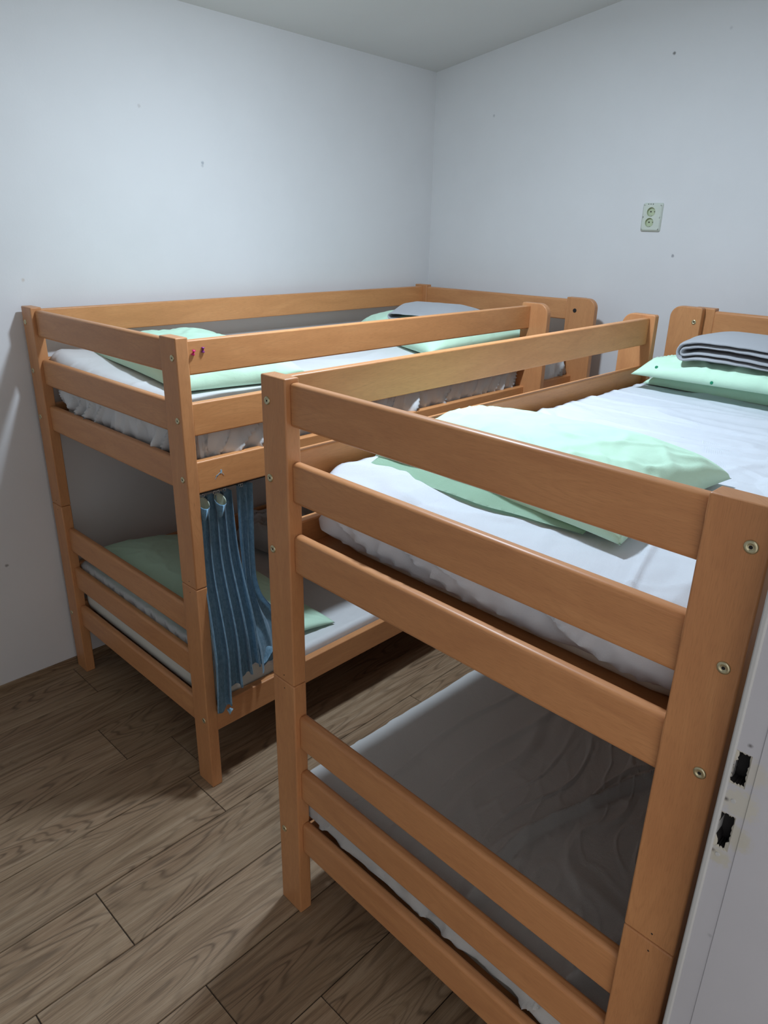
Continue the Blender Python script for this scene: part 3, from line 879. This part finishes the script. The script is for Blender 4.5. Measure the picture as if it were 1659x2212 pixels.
# main pleated panel
NS, NTT = 260, 70
rows = []
for j in range(NTT + 1):
    t = j / NTT
    row = []
    for i in range(NS + 1):
        s = i / NS
        ph = 2 * PI * (4.35 * s + 0.05)
        yt = 0.090 + 0.118 * s
        xt = 0.712 + 0.004 * nz(s * 4, 1, 2, 1)
        # bottom: front pleats stay by the post outside the rail, later ones sweep out and rest on the mattress edge
        yb = 0.058 + 0.190 * s ** 0.9
        xb = 0.765 - 0.012 * sm(s, 0.6, 1.0)
        e = t ** 1.3
        amp_x = 0.014 + 0.008 * t
        amp_y = 0.008 + 0.007 * t
        x = xt + (xb - xt) * sm(t, 0.25, 0.8) + amp_x * tri(ph)
        y = yt + (yb - yt) * e + amp_y * math.cos(ph * 1.0 + 0.6)
        zb = 0.290 + 0.030 * s + 0.040 * sm(s, 0.25, 0.40) + 0.022 * sm(s, 0.55, 0.7)
        zb += 0.014 + 0.030 * math.exp(-(s / 0.07) ** 2) - 0.034 * math.exp(-((s - 0.15) / 0.05) ** 2)
        z = 0.992 + (zb - 0.992) * t
        x += 0.003 * nz(s * 9, t * 2.5, 3, 1) * t; y += 0.004 * nz(s * 5, t * 3, 6, 1) * t
        row.append((x, y, z))
    rows.append(row)
cp = sheet_surface('pleated_panel', rows, 'curtain', parent=cur)
# second gathered bundle that sweeps to the right and rests on the mattress
rows = []
for j in range(NTT + 1):
    t = j / NTT
    row = []
    for i in range(161):
        s = i / 160
        ph = 2 * PI * 2.2 * s
        yt = 0.220 + 0.052 * s
        xt = 0.716
        ym = 0.225 + 0.040 * s
        yb = 0.250 + 0.150 * s
        y = yt + (ym - yt) * sm(t, 0, 0.5) + (yb - ym) * sm(t, 0.45, 1.0)
        xb = 0.752 - 0.085 * s
        x = xt + 0.008 * sm(t, 0.2, 0.7) + (xb - xt - 0.008) * sm(t, 0.5, 1.0) + (0.011 - 0.004 * t) * tri(ph + 0.5)
        y += 0.005 * math.cos(ph)
        zb = 0.352 + 0.004 * s
        z = 1.000 + (zb - 1.000) * t
        if s > 0.35: z += 0.035 * sm(t, 0.55, 0.8) * sm(s, 0.35, 0.8) * (1 - sm(t, 0.85, 1.0))
        x += 0.008 * nz(s * 3, t * 5, 3, 1) * t
        row.append((x, y, z))
    rows.append(row)
sheet_surface('gathered_panel', rows, 'curtain', parent=cur)
# part that lies crumpled on the berth
rows = []
for j in range(31):
    t = j / 30
    row = []
    for i in range(41):
        s = i / 40
        x = 0.735 - 0.13 * s
        y = 0.27 + 0.16 * t
        z = 0.342 + 0.10 * math.exp(-((t - 0.25) / 0.30) ** 2) * math.exp(-((s - 0.35) / 0.4) ** 2) + 0.018 * nz(s * 4, t * 5, 2, 1) + 0.004
        row.append((x, y + 0.01 * nz(s * 3, t * 3, 7, 1), z))
    rows.append(row)
sheet_surface('crumpled_panel', rows, 'curtain', parent=cur)
# turned-down heading tabs showing cream lining
for (y, x) in ((0.100, 0.733), (0.152, 0.738)):
    rows_o, rows_i = [], []
    for j in range(13):
        t = j / 12
        ro, ri = [], []
        for i in range(25):
            a = PI * 2 * i / 24
            r = 0.0185 * (1 - t) ** 0.6 + 0.002
            lip = -0.026 * (0.5 + 0.5 * math.cos(a)) * (1 - t)
            z = 0.996 + lip - 0.070 * t
            ro.append((x - 0.002 + r * 0.9 * math.cos(a), y + r * math.sin(a) * 0.85 - 0.003 * t, z))
            ri.append((x - 0.002 + (r - 0.0016) * 0.9 * math.cos(a), y + (r - 0.0016) * math.sin(a) * 0.85 - 0.003 * t, z + 0.0006))
        rows_o.append(ro); rows_i.append(ri)
    sheet_surface('heading_loop', rows_o, 'curtain', 0.0010, parent=cur)
    sheet_surface('lining', rows_i, 'lining', 0.0010, parent=cur, label='cream lining inside the turned-down heading')
# tuft at the lowest corner
bm = bmesh.new()
for k in range(7):
    r_ = random.Random(k)
    x, y, z = 0.766, 0.115, 0.289
    dx, dy = r_.uniform(-.004, .006), r_.uniform(-.007, .007)
    bmesh.ops.create_cone(bm, cap_ends=True, segments=8, radius1=0.0010, radius2=0.0028, depth=0.022,
        matrix=Matrix.Translation((x + dx / 2, y + dy / 2, z - 0.008)) @ Vector((dx, dy, 0.02)).to_track_quat('Z', 'Y').to_matrix().to_4x4())
tf = link('thread_tuft', bm, M['curtain'], smooth=True)
tf.parent = cur; tf.matrix_parent_inverse = Matrix.Translation(-Vector(cur.location))
# clear hooks up to the rail
for (x, y) in ((0.716, 0.097), (0.718, 0.108), (0.720, 0.145), (0.720, 0.157), (0.716, 0.182), (0.718, 0.232), (0.718, 0.240)):
    bm = bmesh.new()
    N = 12
    R_, r_ = 0.0055, 0.0012
    for cz in (1.000, 1.009):
        rs = []
        for i in range(N):
            a = 2 * PI * i / N
            rs.append([bm.verts.new((x + r_ * math.cos(2 * PI * q / 6) * 1.0, y + (R_ + r_ * math.sin(2 * PI * q / 6)) * math.sin(a) * 0.7, cz + (R_ + r_ * math.sin(2 * PI * q / 6)) * math.cos(a))) for q in range(6)])
        for i in range(N):
            for q in range(6):
                bm.faces.new([rs[i][q], rs[i][(q + 1) % 6], rs[(i + 1) % N][(q + 1) % 6], rs[(i + 1) % N][q]])
    bmesh.ops.recalc_face_normals(bm, faces=bm.faces)
    h_ = link('curtain_hook', bm, M['clear'], smooth=True)
    h_.parent = cur; h_.matrix_parent_inverse = Matrix.Translation(-Vector(cur.location))
bm = bmesh.new(); add_box(bm, (0.708, 0.090, 1.006), (0.722, 1.98, 1.0122), 0.001, 1)
tr = link('curtain_track', bm, M['dark'])
tr.parent = cur; tr.matrix_parent_inverse = Matrix.Translation(-Vector(cur.location))

# ------------------------------------------------------------------ small things
def push_pin(y, z, mat, label, tilt, cant):
    root = empty('push_pin', (0.7385, y, z), label, 'push pin')
    prof = [(0.0, 0.0), (0.0050, 0.0), (0.0052, 0.0012), (0.0026, 0.0028), (0.0024, 0.0095), (0.0040, 0.0112), (0.0044, 0.0124), (0.0, 0.0130)]
    bm = bmesh.new(); N = 20
    rs = []
    for r, h in prof:
        rs.append([bm.verts.new((h, r * math.cos(2 * PI * i / N), r * math.sin(2 * PI * i / N))) for i in range(N)])
    for a, c in zip(rs, rs[1:]):
        for i in range(N): bm.faces.new([a[i], a[(i + 1) % N], c[(i + 1) % N], c[i]])
    bmesh.ops.remove_doubles(bm, verts=bm.verts, dist=1e-5)
    bmesh.ops.recalc_face_normals(bm, faces=bm.faces)
    g = link('grip', bm, M[mat], smooth=True); g.parent = root
    bm = bmesh.new()
    bmesh.ops.create_cone(bm, cap_ends=True, segments=8, radius1=0.0005, radius2=0.0005, depth=0.008, matrix=Matrix.Translation((-0.003, 0, 0)) @ Matrix.Rotation(PI / 2, 4, 'Y'))
    g = link('point', bm, M['pinsteel']); g.parent = root
    root.rotation_euler = (cant, tilt, 0)
push_pin(0.098, 1.400, 'magenta', 'magenta push pin stuck in the left bunk\'s guard rail, tilted, beside the post', math.radians(-58), math.radians(28))
push_pin(0.128, 1.403, 'purple', 'purple push pin stuck upright in the left bunk\'s guard rail', math.radians(-75), math.radians(0))
# torn sticker remains on the side rail
bm = bmesh.new()
def blob(pts):
    vs = [bm.verts.new((0.7385, a, b)) for a, b in pts]; vs2 = [bm.verts.new((0.7392, a, b)) for a, b in pts]
    bm.faces.new(vs[::-1]); bm.faces.new(vs2)
    for i in range(len(pts)):
        j = (i + 1) % len(pts); bm.faces.new([vs[i], vs[j], vs2[j], vs2[i]])
blob([(0.1555, 1.061), (0.160, 1.059), (0.1635, 1.0655), (0.161, 1.0715), (0.157, 1.0705), (0.1570, 1.066)])
blob([(0.1555, 1.0635), (0.1562, 1.0620), (0.1440, 1.0530), (0.1380, 1.0455), (0.1425, 1.0545)])
blob([(0.144, 1.054), (0.1475, 1.0545), (0.1455, 1.0575), (0.1420, 1.057)])
blob([(0.1625, 1.060), (0.1632, 1.0605), (0.1690, 1.053), (0.1682, 1.053)])
link('torn_sticker', bm, M['sticker'], label='torn scrap of pale blue sticker on the left bunk\'s side rail above the curtain', cat='sticker')

# double wall socket
SX, SZ, SY = 0.941, 1.771, YB
so = empty('wall_socket', (SX, SY, SZ), 'ivory double power socket on the back wall above the right bunk', 'socket')
bm = bmesh.new()
hw, hh = 0.043, 0.056
add_box(bm, (-hw, -0.007, -hh), (hw, 0.0, hh), 0.0, 1)
bmesh.ops.recalc_face_normals(bm, faces=bm.faces)
# punch wells: rebuild the front as a plate with two round openings
bm.free()
bm = bmesh.new()
cs = [(-0.004, 0.021), (-0.006, -0.020)]
RW = 0.0185
N = 40
def pt(x, y, z): return bm.verts.new((x, y, z))
# front split in two halves, each a frame from rectangle to circle
for (cx, cz), (za, zb_) in ((cs[0], (0.0005, hh - 0.008)), (cs[1], (-hh + 0.008, 0.0005))):
    ro, rc_ = [], []
    for i in range(N):
        a = 2 * PI * i / N
        ca, sa = math.cos(a), math.sin(a)
        # ray to rectangle
        tx = ((hw - 0.006 - cx) / ca) if ca > 1e-6 else ((-hw + 0.006 - cx) / ca if ca < -1e-6 else 1e9)
        tz = ((zb_ - cz) / sa) if sa > 1e-6 else ((za - cz) / sa if sa < -1e-6 else 1e9)
        t_ = min(tx, tz)
        ro.append(pt(cx + ca * t_, -0.010, cz + sa * t_)); rc_.append(pt(cx + ca * RW, -0.010, cz + sa * RW))
    for i in range(N):
        j = (i + 1) % N
        bm.faces.new([ro[i], ro[j], rc_[j], rc_[i]])
fr = -0.0100
def ringrect(w_, h_, y, r=0.006, k=5):
    out = []
    for (qx, qz, a0) in ((w_ - r, h_ - r, 0), (-w_ + r, h_ - r, PI / 2), (-w_ + r, -h_ + r, PI), (w_ - r, -h_ + r, 3 * PI / 2)):
        for i in range(k + 1):
            a = a0 + PI / 2 * i / k
            out.append(pt(qx + r * math.cos(a), y, qz + r * math.sin(a)))
    return out
r1 = ringrect(hw - 0.006, hh - 0.008, -0.010, 0.0005); r2 = ringrect(hw - 0.001, hh - 0.002, -0.0065, 0.006); r3 = ringrect(hw, hh, 0.0, 0.007)
for a_, b_ in ((r1, r2), (r2, r3)):
    for i in range(len(a_)):
        j = (i + 1) % len(a_); f = bm.faces.new([a_[i], a_[j], b_[j], b_[i]]); f.smooth = True
# three vents on the top slope
bmesh.ops.recalc_face_normals(bm, faces=bm.faces)
pl = link('cover_plate', bm, M['plate'], parent=so)
for k in range(3):
    bm = bmesh.new(); add_box(bm, (-0.021 + k * 0.010, -0.0098, hh - 0.0062), (-0.0175 + k * 0.010, -0.0082, hh - 0.0035), 0, 1)
    link('vent_slot', bm, M['dark'], parent=pl)
for (cx, cz) in cs:
    bm = bmesh.new()
    prof = [(RW, -0.010), (RW - 0.0008, -0.0108), (RW - 0.0015, -0.010), (RW - 0.0018, -0.001), (0.0, -0.001)]
    rs = [[bm.verts.new((cx + r * math.cos(2 * PI * i / N), y, cz + r * math.sin(2 * PI * i / N))) for i in range(N)] for r, y in prof]
    for a_, c_ in zip(rs, rs[1:]):
        for i in range(N): bm.faces.new([a_[i], a_[(i + 1) % N], c_[(i + 1) % N], c_[i]])
    bmesh.ops.remove_doubles(bm, verts=bm.verts, dist=1e-6)
    bmesh.ops.recalc_face_normals(bm, faces=bm.faces)
    w = link('socket_well', bm, M['plate_old'], parent=so, label='yellowed socket well')
    for (dx, dz, rr_) in ((-0.0045, 0.001, 0.0030), (0.0125, 0.001, 0.0026)):
        bm = bmesh.new()
        bmesh.ops.create_cone(bm, cap_ends=True, segments=12, radius1=rr_, radius2=rr_, depth=0.001, matrix=Matrix.Translation((cx + dx, -0.0014, cz + dz)) @ Matrix.Rotation(PI / 2, 4, 'X'))
        link('contact_hole', bm, M['dark'], parent=w)
    for dz in (-1,):
        bm = bmesh.new(); add_box(bm, (cx - 0.003, -0.0105, cz + dz * (RW - 0.003) - 0.0012), (cx + 0.003, -0.002, cz + dz * (RW - 0.003) + 0.0012), 0, 1)
        link('earth_clip', bm, M['steel'], parent=w)
